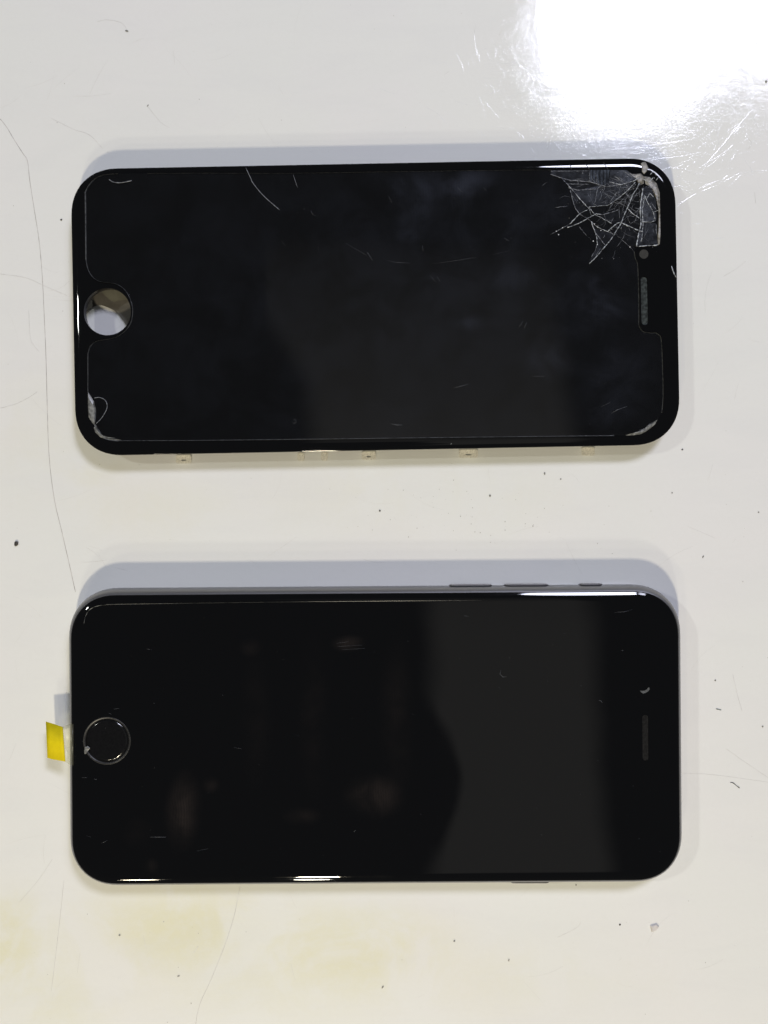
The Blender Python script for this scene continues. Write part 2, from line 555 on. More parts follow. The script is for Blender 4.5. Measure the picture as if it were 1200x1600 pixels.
rnd = random.Random(21)
sc_ = []
for i in range(170):
    x, y = rnd.uniform(0, 1200), rnd.uniform(0, 1600); th = rnd.uniform(0, math.pi); pts = [(x, y)]
    bend = rnd.gauss(0, .12); L_ = rnd.uniform(8, 70)
    for k in range(4):
        th += bend; x += math.cos(th) * L_ / 4; y += math.sin(th) * L_ / 4; pts.append((x, y))
    sc_.append((pts, rnd.uniform(.012, .032)))
lines_obj('scuff', sc_, M['hair_pale'], worktop, 0.0, flat=0.1, stuff=True)

# open scratches that glint under the cool lamp
rnd = random.Random(7)
SC = [([(1092, 278), (1106, 254), (1128, 228), (1150, 201), (1168, 180), (1178, 168)], .075), ([(1058, 322), (1074, 311), (1088, 302)], .07), ([(1097, 294), (1108, 288), (1122, 282)], .085),
      ([(1097, 299), (1110, 293), (1120, 289)], .05), ([(1130, 279), (1140, 273)], .06), ([(1130, 284), (1145, 276), (1160, 268)], .05), ([(1016, 250), (1040, 247), (1070, 243), (1100, 237)], .07),
      ([(1000, 228), (1040, 224), (1098, 215)], .06), ([(1000, 232), (1050, 229)], .05), ([(845, 137), (880, 137), (878, 140)], .07), ([(815, 105), (830, 119), (834, 135), (840, 165)], .06),
      ([(826, 138), (830, 145)], .08), ([(815, 210), (819, 217)], .10), ([(800, 90), (830, 118)], .05), ([(960, 212), (1020, 223), (1060, 222)], .06), ([(1150, 215), (1157, 190)], .05)]
for i in range(1100):
    a = rnd.gauss(0, 1); r_ = 140 + abs(rnd.gauss(0, 75))
    th = rnd.uniform(0.1, 3.0)
    cx = 1010 + math.cos(th) * r_ * 1.05; cy = 35 + math.sin(th) * r_ * 0.95
    if cx > 1196 or cx < 560:
        continue
    L = abs(rnd.gauss(0, 17)) + 5; ang = rnd.choice((-0.2, 0.15, 0.7, -0.9, 1.3)) + rnd.gauss(0, 0.25)
    dx, dy = math.cos(ang) * L / 2, math.sin(ang) * L / 2
    bend = rnd.gauss(0, 1.5)
    SC.append(([(cx - dx, cy - dy), (cx + bend, cy - bend), (cx + dx, cy + dy)], rnd.uniform(0.015, 0.05)))
b = bmesh.new()
for pts, r in SC:
    P = [at(x, y) for x, y in sl(pts, 4)]
    prev = None; n = len(P)
    for i, p in enumerate(P):
        t = (P[min(i + 1, n - 1)] - P[max(i - 1, 0)]).normalized()
        sd = Vector((-t.y, t.x, 0))
        w = r * 1.3 * (1 - abs(2 * i / (n - 1) - 1) ** 4 * .8) * rnd.uniform(.75, 1.2)
        cur = [b.verts.new(p + sd * w * u + Vector((0, 0, .0005 + w * .15 * (1 - u * u)))) for u in (-1, -.6, -.25, .25, .6, 1)]
        if prev:
            for k in range(5):
                f = b.faces.new((prev[k + 1], prev[k], cur[k], cur[k + 1])); f.smooth = True
        prev = cur
bmesh.ops.recalc_face_normals(b, faces=b.faces)
for f in b.faces:
    f.normal_update()
    if f.normal.z < 0:
        f.normal_flip()
o = mesh_obj('scratch', b, M['scratch'], worktop); o['kind'] = 'stuff'

# ------------------------------------------------------------------ shared builders
def curved_glass(w, h, r, z_top, thick, holes, zone=2.1, drop=0.52):
    """front glass: flat face whose last 2 mm roll over to the edge"""
    b = bmesh.new()
    N = 14
    prof = [(zone + 0.35, 0.0), (zone, 0.0)]
    for i in range(1, N + 1):
        s = i / N * 0.93
        prof.append((zone * (1 - s), drop * s * s))
    for i in range(1, 5):
        a = i / 4 * math.pi / 2
        d0 = zone * 0.07
        y0 = drop * 0.93 ** 2
        prof.append((d0 * (1 - math.sin(a)), y0 + (0.18) * (1 - math.cos(a))))
    prof.append((0.0, thick))
    prof.append((0.3, thick))
    rings = [ring(b, rrect(w - 2 * i_, h - 2 * i_, r - i_), z_top - dz) for i_, dz in prof]
    for a, c in zip(rings[:-1], rings[1:]):
        bridge(b, c, a, True)
    i0 = prof[0][0]
    cap(b, [rrect(w - 2 * i0, h - 2 * i0, r - i0)] + holes, z_top, True)
    cap(b, [rrect(w - .6, h - .6, r - .3)] + holes, z_top - thick, False)
    for hh in holes:
        bridge(b, ring(b, hh, z_top), ring(b, hh, z_top - thick), False)
    return b


def ribbon(bm, pts, z0, z1, w, closed=False):
    """narrow sloped band along a polyline (outer edge low, inner edge high)"""
    n = len(pts)
    L, R = [], []
    for i, p in enumerate(pts):
        a = Vector(pts[(i - 1) % n] if (closed or i) else pts[i]); c = Vector(pts[(i + 1) % n] if (closed or i < n - 1) else pts[i])
        t = (c - a); t = t.normalized() if t.length else Vector((1, 0))
        nn = Vector((-t.y, t.x))
        ww = w[i] if isinstance(w, (list, tuple)) else w
        L.append(bm.verts.new((p[0] - nn.x * ww * .5, p[1] - nn.y * ww * .5, z0)))
        R.append(bm.verts.new((p[0] + nn.x * ww * .5, p[1] + nn.y * ww * .5, z1)))
    for i in range(n if closed else n - 1):
        j = (i + 1) % n
        bm.faces.new((L[i], L[j], R[j], R[i]))


# ------------------------------------------------------------------ the detached display with the shattered corner
FD = Frame(-1.95, 46.2, 1.1)
TOP = 5.6
disp = empty('display_panel', (FD.o.x, FD.o.y, 0), 1.1, 'detached black phone display with a shattered corner and an empty round button hole', 'phone display')
hc = FD.loc(167.7, 487, TOP)
hole = circle(hc.x, hc.y, 5.28, 56)
e0 = FD.loc(1006.5, 432, TOP); e1 = FD.loc(1007.5, 508, TOP)
ear = rrect(1.5, (e0 - e1).length, 0.75, 6, 2, (e0.x + e1.x) / 2, (e0.y + e1.y) / 2)
mesh_obj('front_glass', curved_glass(136.1, 64.6, 10.6, TOP, 0.85, [hole, ear]), M['panel_glass'], disp)
b = bmesh.new(); slab(b, rrect(135.7, 64.2, 10.4), 3.1, 4.74, [circle(hc.x, hc.y, 5.6, 56)])
mesh_obj('bezel_frame', b, M['bezel'], disp)
b = bmesh.new(); slab(b, rrect(109, 56, 3, 6, 2, 6, 0), 0.02, 3.09)
mesh_obj('back_plate', b, M['steel'], disp)
b = bmesh.new(); slab(b, rrect(1.44, (e0 - e1).length - .1, 0.7, 6, 2, (e0.x + e1.x) / 2, (e0.y + e1.y) / 2), 4.9, 5.42)
mesh_obj('earpiece_mesh', b, M['mesh_grey'], disp)
c = FD.loc(1006, 397, TOP)
b = bmesh.new(); slab(b, circle(c.x, c.y, 1.02, 28), TOP - .02, TOP + .012)
mesh_obj('front_camera', b, M['lens'], disp)
clip_mesh = None
for px, w_ in ((284, 3.6), (469, 1.6), (506, 1.6), (576, 3.3), (733, 4.4), (922, 3.0)):
    p = FD.loc(px, 706, 2.0)
    b = bmesh.new()
    y = -32.1
    # small open loop of cream plastic standing off the side below the frame
    slab(b, rrect(w_, 1.9, 0.45, 4, 2, 0, -0.15), 0.12, 0.3, [rrect(w_ * 0.3, 0.4, 0.15, 4, 2, 0, -0.35)] if w_ > 3 else [])
    box(b, (0, 1.3, 1.65), (w_ * 0.9, 0.3, 2.9))
    o = mesh_obj('clip', b, M['cream'], disp)
    o.location = Vector((p.x, -33.0, 0)) * MM

# added under the round hole: brown sheet for its shade, olive patch for a lit spot
def under(name, pts, z, mat, th=.12):
    b = bmesh.new()
    P = [tuple(FD.loc(x, y, z).xy) for x, y in pts]
    slab(b, P, z - th, z)
    return mesh_obj(name, b, mat, disp)
under('shade_sheet', sl([(122, 500), (131, 491), (141, 482), (155, 476.5), (170, 481), (182, 488), (192, 500), (200, 512), (208, 520)], 4) + [(216, 440), (150, 432), (118, 440)], .35, M['hole_shade'])
under('light_patch', sl([(157, 447), (160, 457), (168, 465), (177, 471), (186, 469), (198, 468), (206, 466)], 3) + [(206, 440), (160, 438)], .47, M['olive'], .1)

# tempered protector
Q = lambda x, y: (860 + x / 5.4545, 240 + y / 5.4545)     # close-up of the corner -> photograph
shatter_edge = [(90, 207), (130, 255), (165, 300), (190, 400), (215, 470), (250, 512), (320, 555), (345, 570), (385, 690), (400, 800), (316, 943), (470, 785), (560, 660), (600, 730), (690, 800), (728, 800)]
left_top = sl([(134, 405), (137, 420), (144, 432), (154, 439), (168, 441), (180, 443), (192, 450), (201, 462), (206, 477), (207, 488), (205, 502), (198, 514), (187, 524), (175, 529), (162, 531), (149, 534), (141, 541), (137, 553)], 4)
chipL = [(137, 612), (140, 618), (146, 628), (149, 642), (147, 655), (148, 663)]
botL = sl([(148, 663), (152, 672), (158, 680), (168, 686), (185, 688.5)], 4)
botR = [(960, 680.5), (975, 680), (988, 678), (996, 675), (1003, 674), (1010, 669), (1018, 662), (1027, 656)]
rightN = sl([(1034, 645), (1036, 620), (1035, 570), (1033, 532), (1030, 524), (1024, 520)], 3) + sl([(1024, 520), (1010, 520), (1002, 516), (998, 508)], 4)[1:] + sl([(998, 508), (998, 470), (997, 430), (996, 412)], 3)[1:] + sl([(996, 412), (992, 402), (991, 393)], 3)[1:]
topL = sl([(133, 300), (137, 292), (143, 284), (152, 277), (165, 273), (185, 271.5)], 4)
topline = [(230, 271), (330, 270.5), (440, 271), (540, 269.5), (640, 268), (740, 266.5), (800, 266), (862, 265.5)]
outline = topL + topline + [Q(*p) for p in shatter_edge] + rightN[::-1] + botR[::-1] + [(840, 681.7), (640, 684), (440, 686.5), (300, 688)] + botL[::-1] + chipL[::-1] + left_top[::-1]
ZP0, ZP1 = TOP + 0.02, TOP + 0.32
prot = [FD.loc(x, y, ZP1) for x, y in outline]
prot2 = [(p.x, p.y) for p in prot]
b = bmesh.new()
cap(b, [prot2], ZP1, True)
protector = mesh_obj('screen_protector', b, M['clear'], disp)
# ground edges of the protector (sub-part)
def pl(pts, z=ZP1):
    return [tuple(FD.loc(x, y, z).xy) for x, y in pts]
b = bmesh.new()
ribbon(b, pl(topL), ZP0, ZP1, .10)
ribbon(b, pl(topline), ZP0, ZP1, .07)
ribbon(b, pl([(133, 300), (133.5, 340), (134, 405)]), ZP1, ZP0, .16)
ribbon(b, pl(left_top), ZP1, ZP0, .09)
ribbon(b, pl([(137, 553), (137, 612)]), ZP1, ZP0, .09)
ribbon(b, pl(botL), ZP1, ZP0, .30)
ribbon(b, pl([(185, 688.5), (300, 688), (440, 686.5), (640, 684), (840, 681.7), (960, 680.5)]), ZP1, ZP0, .15)
ribbon(b, pl(rightN), ZP1, ZP0, .13)
mesh_obj('ground_edge', b, M['rim'], protector)
# chips along the edges
def chip(name, pts, mat, z0=ZP0, z1=ZP1 + .01, parent=protector, top=0.6):
    b = bmesh.new()
    P = pl(pts)
    cx = sum(p[0] for p in P) / len(P); cy = sum(p[1] for p in P) / len(P)
    lo = ring(b, P, z0)
    rr = random.Random(len(P) * 31 + int(pts[0][0]))
    hi = [b.verts.new((cx + (p[0] - cx) * top, cy + (p[1] - cy) * top, z1 + rr.uniform(-.05, .03))) for p in P]
    n = len(P)
    area = sum(P[i][0] * P[(i + 1) % n][1] - P[(i + 1) % n][0] * P[i][1] for i in range(n))
    if area < 0:
        lo.reverse(); hi.reverse()
    bridge(b, lo, hi, False)
    b.faces.new(hi)
    return mesh_obj(name, b, mat, parent)
chip('edge_chip', [(136.5, 612), (140, 617), (146, 627), (149.5, 640), (149, 652), (147, 664), (143, 660), (138, 652), (137, 640)], M['rim'])
chip('edge_chip', [(146, 668), (149, 665), (153, 672), (160, 682), (175, 686), (192, 688.5), (172, 688), (156, 683), (148, 675)], M['rim'])
chip('edge_chip', [(978, 680), (988, 677.5), (997, 675.5), (1000, 671), (1009, 669), (1015, 662), (1028, 655.5), (1024, 663), (1018, 668), (1010, 674), (1002, 678), (990, 680)], M['rim'])
lines_obj('edge_crack', [(sl([(150, 662), (158, 654), (165, 643), (167.5, 634), (164, 625), (155, 621), (147, 622)], 5), .07), (sl([(170, 280), (176, 284), (185, 285.5), (195, 284.5), (206, 282)], 5), .09),
                         (sl([(384, 262), (391, 277), (396, 287), (410, 304), (424, 317), (437, 328)], 3), .075), (sl([(458, 272), (461, 282), (465, 293)], 3), .035)],
          M['crack_dim'], protector, ZP1 + .01, FD, stuff=False)

# the splinters, each a piece of its own
hz = [0.005, 0.013, 0.026, 0.042, 0.062]
SH = [shard_glass('clouded_splinter_%s' % n, h, (0.62, 0.70, 0.90)) for n, h in zip(('clear', 'faint', 'light', 'misty', 'milky'), hz)]
SHS = shard_glass('streaked_splinter', 0.065, (0.60, 0.72, 0.95), 1.0)
shards = [
    ([(0, 178), (0, 142), (335, 138), (330, 237), (160, 226), (90, 207)], 2), ([(335, 138), (510, 138), (485, 280), (420, 267), (330, 237)], 's'),
    ([(510, 138), (650, 140), (745, 205), (700, 235), (600, 266), (485, 280)], 4), ([(90, 207), (160, 226), (330, 237), (420, 267), (400, 302), (230, 312), (165, 300), (130, 255)], 1),
    ([(165, 300), (230, 312), (400, 302), (430, 270), (485, 280), (600, 266), (715, 240), (640, 330), (560, 395), (490, 440), (400, 447), (325, 457), (250, 385)], 3),
    ([(165, 300), (250, 385), (325, 460), (250, 512), (215, 470), (190, 400)], 2), ([(325, 460), (400, 447), (490, 440), (470, 500), (390, 512), (345, 500)], 0),
    ([(490, 440), (560, 395), (640, 330), (715, 240), (755, 245), (700, 350), (655, 465), (580, 480), (470, 500)], 0),
    ([(390, 512), (470, 500), (580, 480), (655, 465), (610, 575), (525, 595), (450, 555)], 1),
    ([(325, 460), (345, 500), (390, 512), (450, 555), (525, 595), (610, 575), (560, 660), (540, 690), (430, 640), (345, 570), (320, 555), (250, 512)], 0),
    ([(345, 570), (430, 640), (540, 690), (470, 785), (316, 943), (400, 800), (385, 690)], 2), ([(755, 245), (790, 290), (770, 400), (765, 500), (770, 555), (700, 510), (660, 470), (700, 350)], 0),
    ([(655, 465), (700, 510), (770, 555), (770, 600), (745, 650), (650, 610), (605, 588)], 0), ([(605, 588), (650, 610), (745, 650), (735, 790), (690, 800), (600, 730), (560, 660)], 1),
    ([(790, 290), (850, 260), (900, 400), (905, 565), (850, 583), (780, 575), (770, 500), (775, 400)], 4), ([(785, 590), (850, 588), (900, 590), (915, 770), (775, 780)], 2),
    ([(748, 700), (770, 590), (785, 590), (775, 780), (735, 792)], 3)]
rs = random.Random(3)
for pts, h in shards:
    P = [Vector(FD.loc(*Q(*p), ZP1)) for p in pts]
    cx = sum((p.x for p in P)) / len(P); cy = sum((p.y for p in P)) / len(P)
    area = sum(P[i].x * P[(i + 1) % len(P)].y - P[(i + 1) % len(P)].x * P[i].y for i in range(len(P)))
    if area < 0:
        P.reverse()
    tx, ty = rs.uniform(-.012, .012), rs.uniform(-.012, .012)
    b = bmesh.new()
    def sh(p, z, s):
        x, y = cx + (p.x - cx) * s, cy + (p.y - cy) * s
        return b.verts.new((x, y, z + .03 + tx * (x - cx) + ty * (y - cy)))
    lo = [sh(p, ZP1 - .14, .985) for p in P]; hi = [sh(p, ZP1, .97) for p in P]
    bridge(b, lo, hi, False)
    b.faces.new(hi)
    bmesh.ops.triangulate(b, faces=[f for f in b.faces if len(f.verts) > 4])
    mesh_obj('splinter', b, SHS if h == 's' else SH[h], protector)

# crushed, powdery glass at the point of impact
chip('crushed_glass', [Q(*p) for p in [(770, 70), (815, 60), (850, 110), (835, 150), (800, 190), (775, 160)]], M['crush'], TOP - .25, TOP + .1, disp)
chip('crushed_glass', [Q(*p) for p in [(640, 148), (700, 170), (775, 165), (800, 190), (800, 250), (760, 270), (735, 215), (690, 200)]], M['crush'], ZP0, ZP1 + .1)
chip('crushed_glass', [Q(*p) for p in [(800, 190), (850, 195), (910, 250), (935, 330), (938, 440), (925, 470), (905, 380), (870, 300), (815, 255)]], M['crush'], ZP0, ZP1 + .1)
chip('crushed_glass', [Q(*p) for p in [(925, 470), (938, 440), (943, 700), (935, 765), (918, 782), (915, 700), (922, 600)]], M['crush'], ZP0, ZP1 + .06)

cr_b = [([(760, 250), (735, 300), (700, 350), (675, 420), (655, 465), (630, 520), (610, 575), (580, 630), (560, 660), (520, 725), (470, 785), (400, 870), (330, 940)], .10),
        ([(725, 240), (700, 270), (640, 330), (560, 395), (490, 440), (400, 447), (320, 457)], .085),
        ([(790, 290), (772, 400), (765, 500), (772, 600), (748, 700), (732, 795)], .15), ([(803, 370), (782, 480), (790, 600), (776, 745)], .09),
        ([(100, 212), (180, 300), (250, 385), (330, 470), (350, 530)], .085), ([(165, 600), (250, 512), (330, 470)], .08), ([(150, 630), (250, 590), (330, 545), (390, 512), (450, 522)], .085),
        ([(330, 460), (380, 520), (450, 555), (525, 597)], .085), ([(345, 575), (380, 610), (430, 640), (500, 668), (545, 690)], .09), ([(490, 660), (560, 600), (610, 575)], .12),
        ([(605, 590), (650, 610), (740, 650), (790, 668)], .12), ([(660, 470), (700, 510), (762, 552)], .10), ([(920, 770), (900, 782), (830, 782), (750, 793)], .15),
        ([(770, 580), (850, 585), (895, 572)], .10), ([(800, 350), (830, 420), (870, 480), (892, 560)], .08), ([(820, 390), (845, 335), (880, 370)], .08),
        ([(880, 500), (925, 480)], .08), ([(700, 240), (760, 200), (840, 245), (880, 200)], .10), ([(850, 180), (880, 150), (905, 190)], .09), ([(900, 230), (925, 195)], .09),
        ([(740, 215), (735, 222)], .22), ([(825, 240), (838, 240)], .24), ([(720, 262), (727, 268)], .13), ([(600, 640), (608, 628)], .13), ([(500, 655), (512, 660)], .12), ([(770, 735), (773, 752)], .14), ([(372, 600), (380, 610)], .12), ([(246, 508), (255, 514)], .12), ([(768, 225), (780, 235)], .2), ([(345, 575), (370, 640), (392, 700), (402, 780)], .11), ([(500, 240), (600, 265), (700, 235)], .08)]
cr_d = [([(0, 176), (90, 206), (160, 226), (340, 240), (420, 266), (480, 280), (600, 266), (700, 236)], .08), ([(150, 290), (230, 311), (400, 302), (430, 272)], .08), ([(170, 310), (190, 400), (215, 470), (250, 515), (320, 556), (345, 575)], .08),
        ([(450, 520), (520, 500), (582, 478)], .09), ([(0, 690), (50, 665), (100, 635), (160, 602)], .07), ([(380, 670), (420, 720), (470, 785)], .07), ([(245, 622), (310, 700)], .05),
        ([(600, 730), (640, 760), (680, 797), (715, 842)], .06), ([(0, 150), (330, 146)], .06), ([(335, 140), (330, 237)], .06), ([(130, 258), (330, 262)], .06), ([(400, 300), (385, 400), (360, 445)], .06),
        ([(350, 880), (385, 820), (400, 770)], .07), ([(385, 880), (430, 800)], .06), ([(540, 190), (620, 240)], .07), ([(620, 150), (700, 200)], .08), ([(860, 420), (905, 480)], .07), ([(900, 600), (905, 700)], .08)]
rq = random.Random(5)
for nm, L, mat, zz in (('crack', cr_b, M['crack'], ZP1 + .05), ('faint_crack', cr_d, M['crack_dim'], ZP1 + .045)):
    for i, (pts, r) in enumerate(L):
        b = bmesh.new()
        pp = wiggle([Q(*p) for p in pts], 2.2, 0.35, i)
        thread(b, [FD.loc(x, y, zz) for x, y in pp], r * .85, r * .6, seed=i, jit=0.8, flat=0.5, sides=4)
        mesh_obj(nm, b, mat, protector)
# hair-fine secondary fractures
hl = []
for i in range(170):
    a = rq.uniform(1.35, 3.25); r0 = abs(rq.gauss(0, 260)) + 60; L_ = rq.uniform(25, 150)
    x, y = 770 + math.cos(a) * r0, 235 + math.sin(a) * r0 * .85
    if y < 150:
        continue
    th = a + rq.choice((0, 0, 1.3, -1.2, .5)) + rq.gauss(0, .2)
    pts = [(x, y)]
    for k in range(4):
        th += rq.gauss(0, .22); x += math.cos(th) * L_ / 4; y += math.sin(th) * L_ / 4; pts.append((x, y))
    if any(p[0] > 930 or p[1] < 145 for p in pts):
        continue
    hl.append(([Q(*p) for p in pts], rq.uniform(.009, .03)))
lines_obj('fine_fracture', hl, M['crack_dim'], protector, ZP1 + .05, FD, jit=.6, flat=.5, stuff=True)
# powder scattered over the break, larger white bits painted in as glints
b = bmesh.new()
for i in range(150):
    a = rq.random()
    x = rq.gauss(780, 120) if i % 2 else rq.uniform(60, 930); y = abs(rq.gauss(0, 150)) + 190 if i % 2 else rq.uniform(160, 900)
    if x > 930 or x + y * 0.2 < 220:
        continue
    p = FD.loc(*Q(x, y), ZP1 + .06); s = rq.uniform(.02, .075)
    box(b, p, (s, s * rq.uniform(.5, 1.6), s * .6))
for (x, y) in ((105, 632), (150, 628), (70, 690), (50, 662), (1015, 485), (990, 460), (945, 470), (955, 555), (678, 796), (365, 745), (400, 775), (375, 600), (430, 655)):
    p = FD.loc(*Q(x, y), ZP1 + .05 if x < 930 else TOP - .1); s = .16
    box(b, p, (s, s * 1.2, s * .5))
o = mesh_obj('powder_and_glints', b, M['white_chip_and_glint'], protector); o['kind'] = 'stuff'
# breaks in the black front glass itself
lines_obj('glass_crack', [([Q(940, 420), Q(985, 445)], .07), ([Q(985, 445), Q(1020, 490)], .10), ([(1047, 410), (1050, 419), (1053.5, 428), (1057, 434)], .11), ([(706, 691), (711, 689), (716, 688)], .10), ([(704, 694), (708, 691)], .12)],
          M['crack'], disp, TOP - .12, FD, jit=.6)
lines_obj('edge_break', [([(890.5, 257), (893, 266)], .22), ([(915, 256), (921, 265)], .24), ([(943, 254), (950, 265)], .24), ([(921, 261.5), (945, 260.5)], .10)], M['gap'], disp, TOP - .02, FD, jit=.4)
# small glints and scratches on the protector
gl = [([(819, 513), (823, 504)], .06), ([(811, 511), (817, 502)], .05), ([(574, 394), (582, 407)], .06), ([(540, 380), (573, 399)], .025), ([(605, 407), (620, 410), (641, 411)], .02), ([(678, 412), (720, 406), (745, 402)], .012), ([(770, 398), (795, 392)], .018),
      ([(660, 383), (661, 392)], .05), ([(486, 329), (489, 336)], .05), ([(611, 662), (620, 664), (629, 664)], .05), ([(788, 372), (795, 376)], .05), ([(832, 588), (850, 588)], .04), ([(710, 606), (722, 603), (732, 600)], .03), ([(440, 377), (446, 384)], .04),
      ([(955, 646), (965, 640), (980, 635)], .04), ([(940, 635), (955, 628)], .03), ([(458, 657), (461, 655), (463, 659), (460, 662), (457, 660)], .03), ([(607, 306), (612, 316)], .03), ([(672, 430), (680, 440)], .03), ([(683, 432), (688, 440)], .035), ([(715, 293), (722, 300)], .03), ([(755, 292), (760, 298)], .04)]
for i in range(70):
    x, y = rq.uniform(230, 980), rq.uniform(290, 670)
    gl.append(([(x, y), (x + rq.uniform(-2.5, 2.5), y + rq.uniform(-2.5, 2.5))], rq.uniform(.015, .04)))
lines_obj('scratch', [(p_, r_ * .8) for p_, r_ in gl], M['crack_dim'] , protector, ZP1 + .01, FD, stuff=True)

# ------------------------------------------------------------------ the assembled phone
FP = Frame(-1.93, -50.4, 0.4)
PT = 7.1
phone = empty('smartphone', (FP.o.x, FP.o.y, 0), 0.4, 'assembled smartphone with intact black front glass, grey metal sides and a round home button', 'smartphone')
b = bmesh.new()
prof = []
R = 3.2
for i in range(17):
    a = -math.pi / 2 + math.pi * i / 16
    prof.append((R * (1 - math.cos(a)) * 0.62, 3.25 + R * math.sin(a)))
rings = [ring(b, rrect(138.3 - 2 * i_, 67.1 - 2 * i_, 11.2 - i_), z) for i_, z in prof]
for a, c in zip(rings[:-1], rings[1:]):
    bridge(b, a, c, True)
b.faces.new(rings[0][::-1]); b.faces.new(rings[-1])
mesh_obj('body', b, M['alu'], phone)
b = bmesh.new(); slab(b, rrect(135.75, 64.55, 10.1), 6.2, 6.55)
mesh_obj('glass_gasket', b, M['gap'], phone)
hb = FP.loc(167, 1157.5, PT)
hbhole = circle(hb.x, hb.y, 5.35, 56)
p0, p1 = FP.loc(1008.5, 1117, PT), FP.loc(1008.5, 1189, PT)
ear2 = rrect(1.35, (p0 - p1).length, .67, 6, 2, (p0.x + p1.x) / 2, (p0.y + p1.y) / 2)
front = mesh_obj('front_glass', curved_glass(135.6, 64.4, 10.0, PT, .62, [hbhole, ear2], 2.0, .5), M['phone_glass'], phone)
b = bmesh.new(); slab(b, rrect(1.29, (p0 - p1).length - .1, .62, 6, 2, (p0.x + p1.x) / 2, (p0.y + p1.y) / 2), 6.56, PT - .06)
mesh_obj('earpiece_mesh', b, M['mesh_dark'], phone)
# home button: concave disc with a bevelled ring
b = bmesh.new()
rr = [(4.79, PT - .200), (4.0, PT - .202), (2.6, PT - .204), (1.2, PT - .205)]
rg = [ring(b, circle(hb.x, hb.y, r_, 56), z) for r_, z in rr]
for a, c in zip(rg[:-1], rg[1:]):
    bridge(b, a, c, True)
b.faces.new(rg[-1])
low = ring(b, circle(hb.x, hb.y, 4.79, 56), 6.57); bridge(b, low, rg[0], True)
hbtn = mesh_obj('home_button', b, M['button'], phone)
b = bmesh.new()
rr = [(5.32, PT + .01), (5.2, PT + .02), (5.0, PT - .05), (4.82, PT - .16), (4.78, 6.57)]
rg = [ring(b, circle(hb.x, hb.y, r_, 56), z) for r_, z in rr]
for a, c in zip(rg[:-1], rg[1:]):
    bridge(b, a, c, True)
low = ring(b, circle(hb.x, hb.y, 5.32, 56), 6.57); bridge(b, low, rg[0], True)
mesh_obj('ring', b, M['ringm'], hbtn)
# front camera: only a pale crescent of it shows
b = bmesh.new()
cr = [(1000, 1079), (1002, 1082), (1005, 1083.7), (1009, 1082.5), (1013, 1080), (1015, 1077), (1014.5, 1074.5), (1013, 1074), (1011, 1077), (1007.5, 1079), (1004, 1079.5)]
cp = [tuple(FP.loc(x, y, PT).xy) for x, y in cr]
slab(b, cp[::-1], PT - .03, PT + .012)
mesh_obj('front_camera', b, M['crescent'], phone)
# a fine step round the glass where the front begins to roll over
# buttons on the far side wall, power button on the near one
def side_button(name, xa, xb, py, sgn, mat):
    A, B = FP.loc(xa, py, 3.5), FP.loc(xb, py, 3.5)
    L = B.x - A.x; cx = (A.x + B.x) / 2; y = sgn * 33.55
    b = bmesh.new()
    pts = rrect(L, 2.0, 1.0, 6, 2)
    for zz, (s, m) in enumerate(((0, 0),)):
        pass
    lo = [b.verts.new((cx + x, y - sgn * .4, 3.4 + zt)) for x, zt in pts]
    mid = [b.verts.new((cx + x, y + sgn * .22, 3.4 + zt)) for x, zt in pts]
    hi = [b.verts.new((cx + x * .985, y + sgn * .3, 3.4 + zt * .9)) for x, zt in pts]
    for u, w in ((lo, mid), (mid, hi)):
        bridge(b, u, w, False)
    b.faces.new(hi)
    bmesh.ops.recalc_face_normals(b, faces=b.faces)
    o = mesh_obj(name, b, mat, phone)
    b = bmesh.new()
    pts = rrect(L + .35, 2.35, 1.17, 6, 2)
    lo = [b.verts.new((cx + x, y - sgn * .5, 3.4 + zt)) for x, zt in pts]
    hi = [b.verts.new((cx + x, y + sgn * .06, 3.4 + zt)) for x, zt in pts]
    bridge(b, lo, hi, False); b.faces.new(hi)
    bmesh.ops.recalc_face_normals(b, faces=b.faces)
    mesh_obj('button_seam', b, M['gap'], o)
side_button('volume_button', 702, 768, 916, 1, M['alu_dark'])
side_button('volume_button', 788, 856, 916, 1, M['alu_dark'])
side_button('mute_switch', 905, 940, 916, 1, M['alu_dark'])
side_button('power_button', 797, 858, 1380, -1, M['alu_dark'])
gl = [([(235, 1308), (259, 1308)], .07), ([(988, 952), (975, 956), (960, 957)], .018), ([(128, 1215), (136, 1215)], .05), ([(147, 1217), (151, 1218)], .07), ([(229, 1014), (236, 1015)], .05), ([(783, 1047), (781, 1053), (786, 1058), (792, 1057)], .03), ([(725, 962), (732, 963)], .05),
      ([(935, 1094), (939, 1095), (941, 1098)], .04), ([(553, 1300), (556, 1297)], .06), ([(970, 1017), (974, 1016)], .05), ([(178, 1108), (186, 1107)], .05), ([(170, 1114), (174, 1116)], .05), ([(135, 1306), (142, 1308)], .03), ([(158, 1318), (168, 1313)], .04),
      ([(525, 1005), (545, 1003)], .03), ([(527, 1010), (566, 1008)], .03), ([(535, 1015), (570, 1013)], .03), ([(128, 1158), (132, 1160)], .05), ([(365, 1168), (378, 1170)], .03), ([(308, 1330), (325, 1326)], .025)]
for i in range(60):
    x, y = rq.uniform(140, 1040), rq.uniform(960, 1360)
    gl.append(([(x, y), (x + rq.uniform(-2, 2), y + rq.uniform(-2, 2))], rq.uniform(.012, .035)))
lines_obj('scratch', [(p_, r_ * .8) for p_, r_ in gl], M['crack_dim'], phone, PT + .01, FP, stuff=True)
